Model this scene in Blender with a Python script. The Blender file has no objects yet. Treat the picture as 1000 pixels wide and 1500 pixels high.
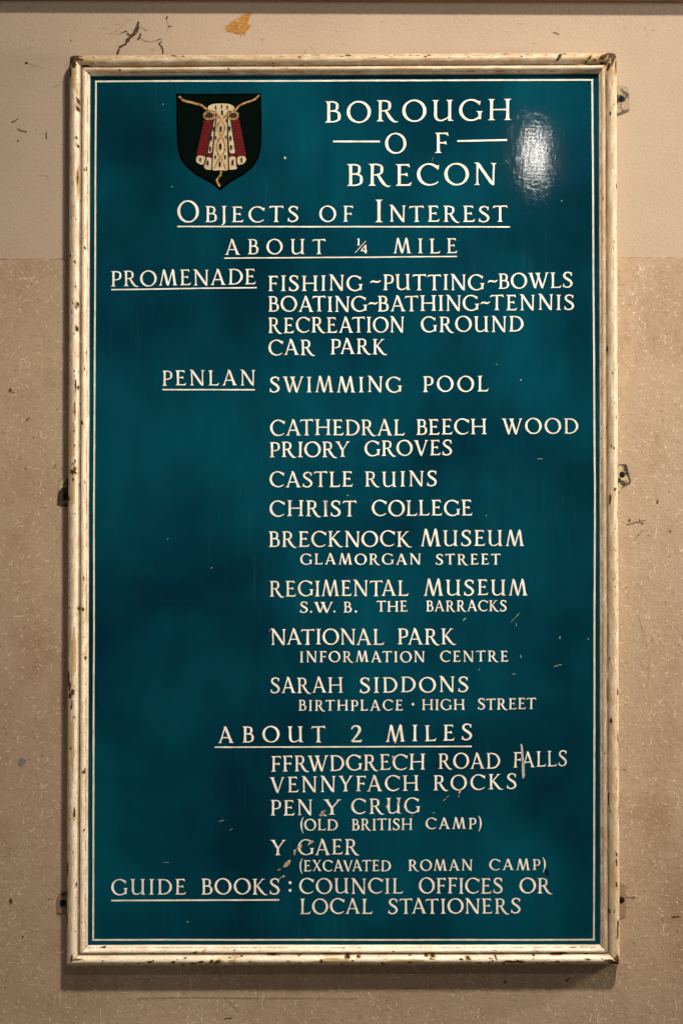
import bpy, bmesh, math, random
from mathutils import Vector, noise

R = random.Random(7)
scene = bpy.context.scene
C = scene.collection

# ---------------------------------------------------------------- camera, light, exposure
CAM_D, TILT, H = 2.6, math.radians(1.1), 0.649
CAM = Vector((0.0, -CAM_D, 1.45))
cam = bpy.data.cameras.new("camera")
cam.sensor_fit = 'VERTICAL'; cam.sensor_height = 36.0; cam.sensor_width = 24.0
cam.lens = 36.0 / H; cam.clip_start = 0.05; cam.clip_end = 60
co = bpy.data.objects.new("camera", cam); C.objects.link(co)
co.location = CAM; co.rotation_euler = (math.pi / 2 + TILT, 0, 0)
scene.camera = co

w = bpy.data.worlds.new("World"); scene.world = w; w.use_nodes = True
bg = w.node_tree.nodes["Background"]
bg.inputs[0].default_value = (1.0, 0.70, 0.44, 1); bg.inputs[1].default_value = 0.045
scene.view_settings.view_transform = 'Standard'; scene.view_settings.look = 'None'
scene.view_settings.exposure = -0.13; scene.view_settings.gamma = 1.0

CENTRE = Vector((0, 0, 1.5))
def lamp(name, loc, power, sx, sy, col, aim=CENTRE, spread=math.pi):
    l = bpy.data.lights.new(name, 'AREA'); l.shape = 'RECTANGLE'; l.size = sx; l.size_y = sy
    l.energy = power; l.color = col
    l.spread = spread
    o = bpy.data.objects.new(name, l); C.objects.link(o); o.location = loc
    o.rotation_euler = (aim - Vector(loc)).to_track_quat('-Z', 'Y').to_euler()
    return o
lamp("ceiling_lamp", (0.80, -2.1, 4.30), 19.5, 0.24, 0.24, (1.0, 0.89, 0.74), Vector((0.10, 0, 1.42)), math.radians(54))
lamp("porch_lamp", (0.60, -2.3, 2.65), 9, 0.02, 0.12, (1.0, 0.93, 0.84))
lamp("low_left_fill", (-2.6, -2.6, 0.5), 16, 1.6, 1.4, (1.0, 0.93, 0.84), Vector((0, 0, 1.2)))  # added soft fill to lift the lower board, no known source there
lamp("side_window", (2.7, -0.42, 2.05), 80, 0.25, 0.35, (1.0, 0.90, 0.76), Vector((0.3, 0, 1.5)))

# ---------------------------------------------------------------- helpers
S_, C_ = math.sin(TILT), math.cos(TILT)
def P(px, py, out):
    """point of the plane `out` metres in front of the wall, for a measured photo position"""
    a = (px - 500) / 1500 * H; b = (750 - py) / 1500 * H
    d = Vector((a, C_ - b * S_, S_ + b * C_))
    t = (-out - CAM.y) / d.y
    return CAM + d * t
PX = H * CAM_D / 1500           # metres per photo pixel, about

class MB:
    def __init__(s): s.v = []; s.f = []; s.m = []; s.uv = {}
    def face(s, pts, mi=0):
        n = len(s.v); s.v += [tuple(p) for p in pts]; s.f.append(tuple(range(n, n + len(pts)))); s.m.append(mi)
    def strip(s, L, Rr, mi=0):
        for i in range(len(L) - 1):
            s.face([L[i], Rr[i], Rr[i + 1], L[i + 1]], mi)
    def prism(s, pts, y0, y1, mi=0):
        """flat outline (x,z) given as points, front at y0 (towards the camera), back at y1"""
        f = [(p[0], y0, p[2]) for p in pts]; b = [(p[0], y1, p[2]) for p in pts]
        s.face(f, mi); s.face(b[::-1], mi)
        for i in range(len(f)):
            j = (i + 1) % len(f); s.face([f[i], b[i], b[j], f[j]], mi)
    def build(s, name, mats, parent=None, smooth=False):
        me = bpy.data.meshes.new(name); me.from_pydata(s.v, [], s.f); me.update()
        for m in (mats if isinstance(mats, (list, tuple)) else [mats]): me.materials.append(m)
        me.polygons.foreach_set("material_index", s.m)
        bm = bmesh.new(); bm.from_mesh(me)
        if smooth: bmesh.ops.remove_doubles(bm, verts=bm.verts, dist=1e-6)
        bm.to_mesh(me); bm.free()
        if smooth:
            for p in me.polygons: p.use_smooth = True
        o = bpy.data.objects.new(name, me); C.objects.link(o)
        if parent: o.parent = parent
        return o

class NT:
    def __init__(s, name, rough=0.5, spec=0.5):
        s.mat = bpy.data.materials.new(name); s.mat.use_nodes = True
        s.t = s.mat.node_tree; s.b = s.t.nodes["Principled BSDF"]
        s.b.inputs["Roughness"].default_value = rough
        s.b.inputs["Specular IOR Level"].default_value = spec
        s.tc = s.n("ShaderNodeTexCoord")
    def n(s, t, **k):
        x = s.t.nodes.new(t)
        for a, b in k.items(): setattr(x, a, b)
        return x
    def lk(s, a, b): s.t.links.new(a, b)
    def setin(s, sock, v):
        if hasattr(v, 'links') or hasattr(v, 'is_linked'): s.lk(v, sock)
        else: sock.default_value = v
    def coord(s, scale=(1, 1, 1), out="Object", loc=(0, 0, 0)):
        m = s.n("ShaderNodeMapping"); m.inputs["Scale"].default_value = scale; m.inputs["Location"].default_value = loc
        s.lk(s.tc.outputs[out], m.inputs["Vector"]); return m.outputs[0]
    def noise(s, vec, scale=1, detail=3, rough=.55, dist=0):
        x = s.n("ShaderNodeTexNoise"); s.lk(vec, x.inputs["Vector"])
        x.inputs["Scale"].default_value = scale; x.inputs["Detail"].default_value = detail
        x.inputs["Roughness"].default_value = rough; x.inputs["Distortion"].default_value = dist
        return x.outputs["Fac"]
    def ramp(s, fac, a, b):
        x = s.n("ShaderNodeMapRange"); x.inputs["From Min"].default_value = a; x.inputs["From Max"].default_value = b
        s.lk(fac, x.inputs["Value"]); return x.outputs[0]
    def math(s, op, a, b=0.0, clamp=False):
        x = s.n("ShaderNodeMath", operation=op, use_clamp=clamp); s.setin(x.inputs[0], a); s.setin(x.inputs[1], b); return x.outputs[0]
    def mix(s, fac, a, b):
        x = s.n("ShaderNodeMix", data_type='RGBA'); s.setin(x.inputs[0], fac)
        s.setin(x.inputs[6], (*a, 1) if isinstance(a, tuple) else a); s.setin(x.inputs[7], (*b, 1) if isinstance(b, tuple) else b)
        return x.outputs[2]
    def col(s, v):
        if isinstance(v, tuple): s.b.inputs["Base Color"].default_value = (*v, 1)
        else: s.lk(v, s.b.inputs["Base Color"])
        return s
    def bump(s, h, dist=.001, strength=.5):
        x = s.n("ShaderNodeBump"); x.inputs["Strength"].default_value = strength; x.inputs["Distance"].default_value = dist
        s.lk(h, x.inputs["Height"]); s.lk(x.outputs[0], s.b.inputs["Normal"]); return s

# ---------------------------------------------------------------- materials
m = NT("upper plaster", .75, .3)
big = m.noise(m.coord(), 2.2, 4); mid = m.noise(m.coord(), 14, 4, .65); fine = m.noise(m.coord(), 420, 2); peel = m.noise(m.coord(), 170, 3)
c = m.mix(m.ramp(big, .3, .7), (.325, .253, .188), (.405, .316, .238))
c = m.mix(m.math('MULTIPLY', m.ramp(mid, .5, .75), .45), c, (.35, .26, .185))
spk = m.ramp(m.noise(m.coord(), 300, 2), .69, .76)
c = m.mix(m.math('MULTIPLY', spk, .45), c, (.25, .18, .11))
c = m.mix(m.math('MULTIPLY', m.ramp(fine, .35, .7), .38), c, (.55, .43, .335))
m.col(c).bump(m.math('ADD', m.math('MULTIPLY', fine, .35), peel), .0012, .55); PLASTER = m.mat

m = NT("textured dado", .7, .3)
big = m.noise(m.coord(), 2.5, 4); mid = m.noise(m.coord(), 18, 4, .65); fine = m.noise(m.coord(), 380, 3, .7); peel = m.noise(m.coord(), 120, 4, .65)
c = m.mix(m.ramp(big, .3, .7), (.34, .246, .168), (.42, .312, .216))
c = m.mix(m.math('MULTIPLY', m.ramp(mid, .48, .75), .5), c, (.30, .205, .122))
c = m.mix(m.math('MULTIPLY', m.ramp(m.noise(m.coord((1, 1, .6), loc=(4, 0, 7)), 6.5, 5, .7), .52, .66), .5), c, (.25, .155, .09))
c = m.mix(m.math('MULTIPLY', m.ramp(m.noise(m.coord(loc=(8, 0, 2)), 4, 5, .7), .56, .70), .35), c, (.40, .33, .25))
c = m.mix(m.math('MULTIPLY', m.ramp(m.noise(m.coord(), 260, 2), .62, .74), .6), c, (.14, .085, .05))
c = m.mix(m.math('MULTIPLY', m.ramp(m.noise(m.coord((1, 1, 1), loc=(3, 1, 2)), 330, 2), .62, .74), .5), c, (.66, .55, .42))
m.col(c).bump(m.math('ADD', m.math('MULTIPLY', fine, .5), peel), .0016, .6); DADO = m.mat

m = NT("dado fibres", .6, .3); m.col(m.mix(m.noise(m.coord(), 60, 2), (.56, .46, .33), (.84, .74, .60))); FIBRE = m.mat
m = NT("dark grit", .8, .2); m.col(m.mix(m.noise(m.coord(), 60, 2), (.06, .035, .02), (.19, .12, .075))); GRIT = m.mat
m = NT("dark dirt", .9, .1); m.col(m.mix(m.ramp(m.noise(m.coord(), 240, 3), .35, .7), (.030, .020, .011), (.13, .085, .05))); DIRT = m.mat
m = NT("faint crack", .9, .1); m.col(m.mix(m.ramp(m.noise(m.coord(), 140, 3), .35, .65), (.19, .135, .09), (.335, .25, .185))); HAIR = m.mat
m = NT("ochre underpaint", .6, .4)
c = m.mix(m.ramp(m.noise(m.coord((60, 60, 330)), 1, 3), .35, .7), (.26, .105, .012), (.44, .22, .03))
m.col(c); OCHRE = m.mat
m = NT("ochre scrape", .6, .4); m.col((.62, .40, .13)); OCHRE2 = m.mat
m = NT("grey filler", .8, .2); m.col(m.mix(m.noise(m.coord(), 200, 3), (.10, .105, .10), (.25, .24, .21))); FILLER = m.mat
m = NT("ledge brown", .6, .3); m.col(m.mix(m.ramp(m.noise(m.coord((3, 40, 40)), 1, 4), .3, .7), (.13, .075, .04), (.20, .125, .07))); LEDGE = m.mat

# panel: glossy teal signwriter's enamel, brushed on, unevenly faded, its broad soft sheens painted in as paler colour noise
m = NT("teal enamel", .2, .040)
big = m.noise(m.coord(loc=(1.7, 0, .4)), 4.2, 3, .5, .3); streak = m.noise(m.coord((26, 1, 5)), 1, 4, .6); fl = m.noise(m.coord(), 70, 3)
c = m.mix(m.ramp(big, .36, .68), (.0010, .0215, .0385), (.0014, .0560, .0870))
c = m.mix(m.math('MULTIPLY', m.ramp(streak, .45, .8), .3), c, (.0008, .0170, .0240))
c = m.mix(m.math('MULTIPLY', m.ramp(m.noise(m.coord((1, 1, 1), loc=(5, 2, 8)), 3.1, 2), .55, .72), .4), c, (.0011, .0300, .0600))
c = m.mix(m.math('MULTIPLY', m.ramp(m.noise(m.coord(), 330, 1), .76, .82), .35), c, (.10, .17, .17))
c = m.mix(m.math('MULTIPLY', m.ramp(m.noise(m.coord((150, 1, 7), loc=(2, 0, 3)), 1, 4, .6), .56, .78), m.math('MULTIPLY', m.ramp(m.noise(m.coord(loc=(9, 0, 1)), 5, 3), .45, .7), .30)), c, (.030, .095, .105))
m.col(c)
v = m.noise(m.coord((235, 60, 42)), 1, 3, .65); hh = m.noise(m.coord((55, 60, 255)), 1, 3, .65); lum = m.noise(m.coord((40, 1, 16)), 1, 2)
hgt = m.math('ADD', m.math('ADD', m.math("MULTIPLY", v, .6), m.math("MULTIPLY", hh, 1.1)), m.math('MULTIPLY', lum, 1.3))
m.bump(hgt, .000062, 1.0)
m.b.inputs['Roughness'].default_value = .05; ENAMEL = m.mat

m = NT("cream sign paint", .45, .4)
c = m.mix(m.ramp(m.noise(m.coord(), 34, 3), .34, .66), (.70, .65, .555), (.90, .872, .80))
c = m.mix(m.math('MULTIPLY', m.ramp(m.noise(m.coord(), 210, 3), .62, .75), .4), c, (.50, .38, .24))
c = m.mix(m.math('MULTIPLY', m.ramp(m.noise(m.coord((260, 1, 110), loc=(1, 0, 4)), 1, 3, .6), .54, .72), .6), c, (.40, .42, .37))
m.col(c).bump(m.noise(m.coord((300, 1, 300)), 1, 2), .0003, .4); CREAM = m.mat
m = NT("line paint", .45, .4)
c = m.mix(m.ramp(m.noise(m.coord(), 60, 3), .35, .7), (.56, .53, .43), (.80, .75, .63)); m.col(c); LINE = m.mat
m = NT("flaked undercoat", .7, .3); m.col(m.mix(m.ramp(m.noise(m.coord(), 260, 3), .38, .62), (.20, .14, .085), (.60, .50, .37))); FLAKE = m.mat
m = NT("pale scratch", .6, .3); m.col(m.mix(m.ramp(m.noise(m.coord(), 200, 3), .35, .65), (.20, .24, .23), (.55, .52, .45))); SCRATCH = m.mat
m = NT("navy touch up", .3, .5); m.col((.003, .006, .025)); NAVY = m.mat
m = NT("shield black", .7, .0); m.col((.0008, .0012, .0010)); SH_EDGE = m.mat
m = NT("shield green black", .7, .0); m.col(m.mix(m.noise(m.coord(), 60, 2), (.0012, .0032, .0022), (.0018, .0050, .0036))); SH_IN = m.mat
m = NT("ermine cream", .5, .3); m.col(m.mix(m.ramp(m.noise(m.coord(), 130, 3), .3, .7), (.38, .285, .17), (.56, .45, .30))); ERMINE = m.mat
m = NT("mantle red", .5, .1)
st = m.n("ShaderNodeTexWave", wave_type='BANDS', bands_direction='Z'); m.lk(m.coord(), st.inputs["Vector"])
st.inputs["Scale"].default_value = 75; st.inputs["Distortion"].default_value = 4; st.inputs["Detail"].default_value = 2; st.inputs["Detail Scale"].default_value = 1.5
m.col(m.mix(m.math('MULTIPLY', st.outputs[1], .8), (.13, .005, .007), (.028, .002, .002))); RED = m.mat
m = NT("dark loop", .5, .3); m.col((.018, .004, .003)); MAROON = m.mat
m = NT("gold cord", .4, .4); m.col(m.mix(m.ramp(m.noise(m.coord(), 240, 2), .4, .62), (.16, .075, .015), (.42, .26, .08))); GOLD = m.mat
m = NT("crest black", .5, .2); m.col((.006, .005, .004)); BLACK = m.mat

# frame paint: yellowed cream gloss, chipped along the ridges
def frame_paint(name, seed, tan):  # tan: yellowing of each rail, with brighter and shaded rails painted in too
    m = NT(name, .42, .4)
    uv = lambda su, sv, o=0: m.coord((su, sv, 1), "UV", (seed * 3.1 + o, seed * 1.7, 0))
    sep = m.n("ShaderNodeSeparateXYZ"); m.lk(m.tc.outputs["UV"], sep.inputs[0]); q = sep.outputs[1]
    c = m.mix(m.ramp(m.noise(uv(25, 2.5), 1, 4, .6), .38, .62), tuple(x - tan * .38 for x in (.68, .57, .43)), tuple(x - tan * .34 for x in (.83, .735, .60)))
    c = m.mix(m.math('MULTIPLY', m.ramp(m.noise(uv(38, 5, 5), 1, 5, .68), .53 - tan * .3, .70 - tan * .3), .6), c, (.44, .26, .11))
    band = m.ramp(m.math('ABSOLUTE', m.math('SUBTRACT', q, .20)), .16, .03)        # handled ridge
    worn = m.math('MULTIPLY', m.ramp(m.noise(uv(80, 9, 9), 1, 6, .75), .42, .58), band)
    c = m.mix(m.math('MULTIPLY', worn, .55), c, (.34, .19, .08))
    c = m.mix(m.math('MULTIPLY', m.ramp(m.noise(uv(300, 13, 6), 1, 3, .6), .52, .68), .4), c, (.40, .25, .12))
    flecks = m.math('MULTIPLY', m.ramp(m.noise(uv(190, 18, 2), 1, 3, .6), .60, .65), m.ramp(m.math('ABSOLUTE', m.math('SUBTRACT', q, .2)), .13, .05))
    chips = m.ramp(m.noise(uv(110, 9, 7), 1, 4, .62), .685, .71)
    groove = m.ramp(m.math('ABSOLUTE', m.math('SUBTRACT', q, .605)), .030, .008)
    gr = m.math('MULTIPLY', m.math('MAXIMUM', groove, m.math('MULTIPLY', m.ramp(m.math('ABSOLUTE', m.math('SUBTRACT', q, .60)), .10, .02), .5)), m.ramp(m.noise(uv(40, 2, 3), 1, 4, .7), .28, .46))
    lip = m.math('MULTIPLY', m.ramp(m.math('ABSOLUTE', m.math('SUBTRACT', q, .905)), .022, .008), m.ramp(m.noise(uv(55, 3, 4), 1, 4, .7), .45, .56))
    spk = m.math('MULTIPLY', m.ramp(m.noise(uv(420, 14, 1), 1, 2), .60, .70), .6)
    dark = m.math('MAXIMUM', m.math('MAXIMUM', flecks, chips), m.math('MAXIMUM', m.math('MAXIMUM', gr, m.math('MULTIPLY', lip, .9)), spk))
    c = m.mix(m.math('MULTIPLY', dark, .92), c, (.060, .030, .014))
    m.col(c)
    h = m.math('SUBTRACT', m.math('MULTIPLY', m.noise(uv(240, 9, 8), 1, 4), .3), m.math('MAXIMUM', chips, flecks))
    m.bump(h, .0007, .5)
    return m.mat
m = NT("bare dark wood", .75, .2); m.col(m.mix(m.ramp(m.noise(m.coord(), 220, 3), .35, .68), (.018, .009, .005), (.10, .052, .022))); BARE = m.mat
m = NT("stain", .6, .3); m.col(m.mix(m.noise(m.coord(), 150, 3), (.36, .21, .08), (.56, .41, .23))); STAIN = m.mat
def bracket_metal(name, thr, paint):
    m = NT(name, .6, .4)
    n1 = m.noise(m.coord(), 75, 4, .62)
    c = m.mix(m.ramp(n1, thr, thr + .07), paint, (.022, .013, .010))
    c = m.mix(m.math('MULTIPLY', m.ramp(m.noise(m.coord(), 260, 3), .5, .7), .5), c, (.13, .10, .05))
    m.col(c).bump(n1, .001, .5); return m.mat
m = NT("black screw", .6, .1); m.col((.008, .006, .006)); SCREW = m.mat

# ---------------------------------------------------------------- wall
def flat_blob(mb, pts, out, mi=0): mb.face([P(x, y, out) for x, y in pts], mi)
def jag_ribbon(mb, pts, out, mi=0, jit=.5, seed=1):
    """crooked tapering mark: pts (px, py, width px)"""
    rr = random.Random(seed); fine = []
    for (a, b) in zip(pts[:-1], pts[1:]):
        n = max(2, int(math.hypot(b[0] - a[0], b[1] - a[1]) / 2.2))
        for i in range(n):
            t = i / n; fine.append([a[k] * (1 - t) + b[k] * t for k in range(3)])
    fine.append(list(pts[-1]))
    L, Rr = [], []
    for i, p in enumerate(fine):
        q0 = fine[max(0, i - 1)]; q1 = fine[min(len(fine) - 1, i + 1)]
        dx, dy = q1[0] - q0[0], q1[1] - q0[1]; l = math.hypot(dx, dy) or 1; nx, ny = -dy / l, dx / l
        o = rr.uniform(-jit, jit) if 0 < i < len(fine) - 1 else 0
        wd = max(.12, p[2] * rr.uniform(.6, 1.35)) / 2
        L.append(P(p[0] + nx * (wd + o), p[1] + ny * (wd + o), out)); Rr.append(P(p[0] - nx * (wd - o), p[1] - ny * (wd - o), out))
    mb.strip(L, Rr, mi)
def blob(cx, cy, rx, ry, seed, n=11, rot=0, rough=.3):
    rr = random.Random(seed); out = []
    for i in range(n):
        a = 2 * math.pi * i / n; k = 1 + rr.uniform(-rough, rough)
        x, y = rx * k * math.cos(a), ry * k * math.sin(a)
        out.append((cx + x * math.cos(rot) - y * math.sin(rot), cy + x * math.sin(rot) + y * math.cos(rot)))
    return out

DZ = (P(0, 381, .002).z, P(1000, 379, .002).z)       # top of the dado at both picture sides
def dado_top(x):
    x0, x1 = P(0, 381, .002).x, P(1000, 379, .002).x
    return DZ[0] + (DZ[1] - DZ[0]) * (x - x0) / (x1 - x0)
mb = MB()
W = 2.4
mb.prism([(-W, 0, -.0), (W, 0, -.0), (W, 0, 2.9), (-W, 0, 2.9)], 0, .12)
wall = mb.build("wall", PLASTER)
wall["label"] = "old wall with smooth beige plaster above and tan flecked dado below, behind the sign"; wall["category"] = "wall"; wall["kind"] = "thing"

mb = MB(); n = 900; th = .0023; top = []
for i in range(n + 1):
    x = -W + 2 * W * i / n
    z = dado_top(x) + .0013 * noise.noise((x * 30, 0, 0)) + .0014 * noise.noise((x * 150, 3, 0))
    top.append((x, z))
for (a, b) in zip(top[:-1], top[1:]):
    mb.face([(a[0], -th, 0.002), (b[0], -th, 0.002), (b[0], -th, b[1]), (a[0], -th, a[1])])
    mb.face([(a[0], -th, a[1]), (b[0], -th, b[1]), (b[0], -.0001, b[1] + .001), (a[0], -.0001, a[1] + .001)])
dado = mb.build("dado", DADO, wall)
dado["label"] = "tan textured lower band of the wall strewn with pale fibres"

# fibres and grit lying in the dado paint
sx0, sx1 = P(112, 700, 0).x, P(896, 700, 0).x; sz0, sz1 = P(500, 1400, 0).z, P(500, 90, 0).z
fib = MB(); grit = MB()
def free_spot():
    while True:
        x = R.uniform(-.78, .78); z = R.uniform(.50, 1.94)
        if z > dado_top(x) - .004: continue
        if sx0 < x < sx1 and sz0 < z < sz1: continue
        if noise.noise((x * 22, z * 22, 4)) < R.uniform(-.75, .35): continue
        return x, z
for k in range(6200):
    x, z = free_spot()
    big = R.random() < .10
    L = R.uniform(.008, .021) if big else R.uniform(.0015, .0075)
    wd = R.uniform(.0007, .0011) if big else R.uniform(.0006, .0012)
    a = R.uniform(0, 2 * math.pi); cur = R.uniform(-1, 1) * (170 if big else 200); n = 7 if big else 4
    pts = []; px_, pz_ = x, z
    for i in range(n):
        pts.append((px_, pz_, a)); s = L / (n - 1); px_ += math.cos(a) * s; pz_ += math.sin(a) * s; a += cur * s + R.uniform(-.25, .25)
    Lf, Rf = [], []
    for i, (u, v, an) in enumerate(pts):
        ww = wd * (.35 + .65 * math.sin(math.pi * (i + .6) / (n + .2))) / 2; nx, nz = -math.sin(an), math.cos(an)
        Lf.append((u + nx * ww, -th - .0003, v + nz * ww)); Rf.append((u - nx * ww, -th - .0003, v - nz * ww))
    if min(pts[0][1], pts[-1][1]) < dado_top(x) and max(p[1] for p in pts) < dado_top(x): fib.strip(Lf, Rf)
for k in range(1700):
    x, z = free_spot(); r = R.uniform(.0004, .0012); e = R.uniform(.5, 1.5); n = 6; o = R.uniform(0, 6)
    grit.face([(x + r * R.uniform(.6, 1.2) * e * math.cos(o + i), -th - .00025, z + r * R.uniform(.6, 1.2) * math.sin(o + i)) for i in range(n)])
f = fib.build("fibre_flecks", FIBRE, dado); f["kind"] = "stuff"
f = grit.build("grit_specks", GRIT, dado); f["kind"] = "stuff"

# top ledge: its underside throws the shadow band along the top of the picture
a = P(0, 1, 0); b = P(1000, 5, 0); k = (b.z - a.z) / (b.x - a.x); zl = lambda x: a.z + k * (x - a.x)
mb = MB(); D = .0255
sec = [(-.0005, 0), (-D + .004, 0), (-D, .004), (-D, .13), (-D + .01, .145), (-.0005, .15)]
for (p, q) in zip(sec, sec[1:] + sec[:1]):
    mb.face([(-W, p[0], zl(-W) + p[1]), (W, p[0], zl(W) + p[1]), (W, q[0], zl(W) + q[1]), (-W, q[0], zl(-W) + q[1])])
for x in (-W, W): mb.face([(x, p[0], zl(x) + p[1]) for p in sec])
mb.build("ledge", LEDGE, wall)

# cracks (dark ribbons with crumbled core), measured on the plaster
def zc(x0, y0, s): return lambda p: [(x0 + a / s, y0 + b / s, c / s) for a, b, c in p]
g = zc(150, 20, 8.333); mb = MB(); o = .0004
jag_ribbon(mb, g([(180, 500, 26), (215, 410, 24), (285, 370, 24), (310, 325, 44), (350, 280, 50), (400, 235, 52), (430, 170, 40), (440, 95, 18)]), o, 0, .35, 1)
jag_ribbon(mb, g([(300, 240, 18), (350, 275, 26), (405, 250, 30)]), o + .00005, 0, .5, 11)
jag_ribbon(mb, g([(230, 240, 6), (270, 222, 14), (302, 212, 16)]), o, 0, .3, 2)
jag_ribbon(mb, g([(430, 320, 24), (455, 290, 28), (470, 262, 22), (455, 240, 12)]), o, 0, .3, 3)
jag_ribbon(mb, g([(740, 490, 22), (742, 440, 22), (720, 400, 18), (690, 365, 18)]), o, 0, .5, 4)
jag_ribbon(mb, g([(690, 365, 16), (720, 345, 10), (718, 305, 8), (650, 330, 8)]), o, 0, .3, 5)
jag_ribbon(mb, g([(785, 65, 18), (790, 30, 22)]), o, 0, .2, 6)
jag_ribbon(mb, g([(800, 165, 6), (825, 155, 14), (850, 148, 14)]), o, 0, .2, 7)
mb.build("plaster_crack", DIRT, wall)
mb = MB(); o = .0003
jag_ribbon(mb, g([(475, 305, 12), (520, 335, 14), (590, 345, 14), (650, 338, 10)]), o, 0, .3, 21)
jag_ribbon(mb, g([(455, 160, 10), (500, 185, 12), (555, 212, 8)]), o, 0, .3, 22)
jag_ribbon(mb, g([(150, 225, 4), (220, 170, 6), (290, 110, 5), (335, 60, 4)]), o, 0, .3, 23)
jag_ribbon(mb, g([(90, 240, 5), (130, 240, 4)]), o, 0, .2, 24)
jag_ribbon(mb, g([(150, 262, 4), (230, 240, 7)]), o, 0, .2, 25)
jag_ribbon(mb, g([(0, 170, 5), (85, 188, 5)]), o, 0, .2, 26)
jag_ribbon(mb, g([(785, 70, 8), (800, 130, 8), (820, 158, 8), (790, 205, 6), (770, 238, 6)]), o, 0, .2, 27)
jag_ribbon(mb, [(39, 92, 1.2), (47, 95, .9), (53, 97.5, .8), (60, 98, .6)], o, 0, .2, 28)
jag_ribbon(mb, [(78, 128, .9), (88, 123.5, 1)], o, 0, .2, 29)
jag_ribbon(mb, [(57, 197, .7), (65, 194.5, .6)], o, 0, .2, 31)
jag_ribbon(mb, [(57, 257, .7), (70, 257.5, .6), (70.5, 263, .8)], o, 0, .2, 32)
jag_ribbon(mb, [(935, 905, 1), (945, 940, .8), (950, 965, .8), (948, 1010, .5)], o + th + .0002, 0, .4, 33)
jag_ribbon(mb, [(200, 1463, .8), (290, 1461, .9), (380, 1462.5, .7), (520, 1463, .5)], o + th + .0002, 0, .4, 34)
jag_ribbon(mb, [(210, 1440, 1.5), (226, 1432, 1.6)], o + th + .0002, 0, .4, 35)
jag_ribbon(mb, [(595, 1447, .8), (620, 1447.5, 1.4), (636, 1443, 2.6)], o + th + .0002, 0, .4, 36)
jag_ribbon(mb, [(328, 1461, .7), (350, 1483, .8)], o + th + .0002, 0, .2, 37)
rs = random.Random(77)      # dirt caught in the edge between plaster and dado
for side in ((0, 92), (908, 1000)):
    x = side[0]
    while x < side[1]:
        l = rs.uniform(4, 18); e = lambda u: 381 - .002 * u - 1.6
        jag_ribbon(mb, [(x, e(x), .5), (x + l / 2, e(x + l / 2), rs.uniform(.7, 1.5)), (x + l, e(x + l), .4)], .0006, 0, .35, int(x) + 500); x += l + rs.uniform(1, 9)
for i in range(34):
    x, y = R.uniform(5, 995), R.uniform(28, 78)
    if 30 < i: x = R.uniform(908, 995); y = R.uniform(90, 370)
    an = R.uniform(0, 6.28); l = R.uniform(2, 9)
    jag_ribbon(mb, [(x, y, R.uniform(.5, 1.1)), (x + l * math.cos(an), y + l * math.sin(an) * .7, .4)], o, 0, .3, 60 + i)
mb.build("hairline_crack", HAIR, wall)

# chips, holes and scuffs
mb = MB(); o = .0006
for (x, y, rx, ry, s) in [(39, 92, 2.2, 1.6, 1), (26.7, 206.5, 1.2, 1.2, 2), (54, 190, .7, .7, 3), (813, 48, 1, 1, 4), (104, 59, .8, .9, 5), (43, 12, 1.4, .8, 6)]:
    flat_blob(mb, blob(x, y, rx, ry, s), o)
for i, pts in enumerate([[(17.5, 179, 1.6), (22, 177, 1.6), (28, 173, .6)], [(25.6, 188.5, 1.2), (31, 191.5, 1.2), (39.5, 193, 1.5)], [(68, 192, 1), (68.3, 204, 1.6)],
                         [(809, 47, 1), (818, 50, 1.8)], [(447, 82, .8), (447.6, 73, .5)]]): jag_ribbon(mb, pts, o, 0, .2, 80 + i)
o = th + .0007
for (x, y, rx, ry, s) in [(15.5, 571.5, 3.1, 3.1, 7), (19.8, 574.5, 1.2, 1, 8), (16.5, 1320, 2.6, 4, 9), (72.5, 1317, 1.1, 1.4, 10), (962, 735, 1.5, 3, 11), (940, 767, 2, 1, 12), (921, 762, 2, 2, 13), (936, 762, 1, 1.6, 14),
                          (981, 778, 1.2, 1.6, 15), (927, 1315, 1.4, 1.4, 16), (59, 1064, 1.2, 1, 17), (34, 1372, 1.4, 1, 18), (50, 641, 1, .9, 19), (739, 1438, 1.6, 2.2, 20)]:
    flat_blob(mb, blob(x, y, rx, ry, s), o)
for i, pts in enumerate([[(828, 1438, 2.4), (834, 1432, 1.6)], [(911, 1127, .8), (916, 1128.5, 1.8)], [(38, 617, 1.4), (44, 611, .9)], [(916, 769, .8), (945, 762, .7)],
                         [(929, 790, .6), (941, 776, .7)], [(914, 1314, .6), (927, 1315, .8)], [(78, 687, 1.2), (83, 679, .6)], [(982, 1343, 1.8), (997, 1342.5, 1.2)], [(328, 1492, 1), (341, 1491, 1.2)]]):
    jag_ribbon(mb, pts, o, 0, .3, 90 + i)
mb.build("wall_chip", DIRT, wall)
mb = MB()
flat_blob(mb, [(26.5, 1118), (28, 1112.5), (31.5, 1109.5), (35, 1112), (39.5, 1113), (38, 1117), (33, 1121), (28, 1121.5)], th + .0006)
mb.build("filler_patch", FILLER, wall)
mb = MB(); q = lambda p: [(310 + x / 12.5, 10 + y / 12.5) for x, y in p]
flat_blob(mb, q([(255, 400), (262, 345), (330, 330), (345, 285), (430, 245), (480, 215), (535, 180), (610, 140), (725, 105), (730, 125), (690, 190), (668, 280), (660, 320), (735, 340), (690, 385), (640, 430), (625, 460), (610, 515), (590, 515), (585, 480), (545, 485), (500, 500), (420, 480), (390, 455), (330, 465), (285, 455)]), .0006, 0)
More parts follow.
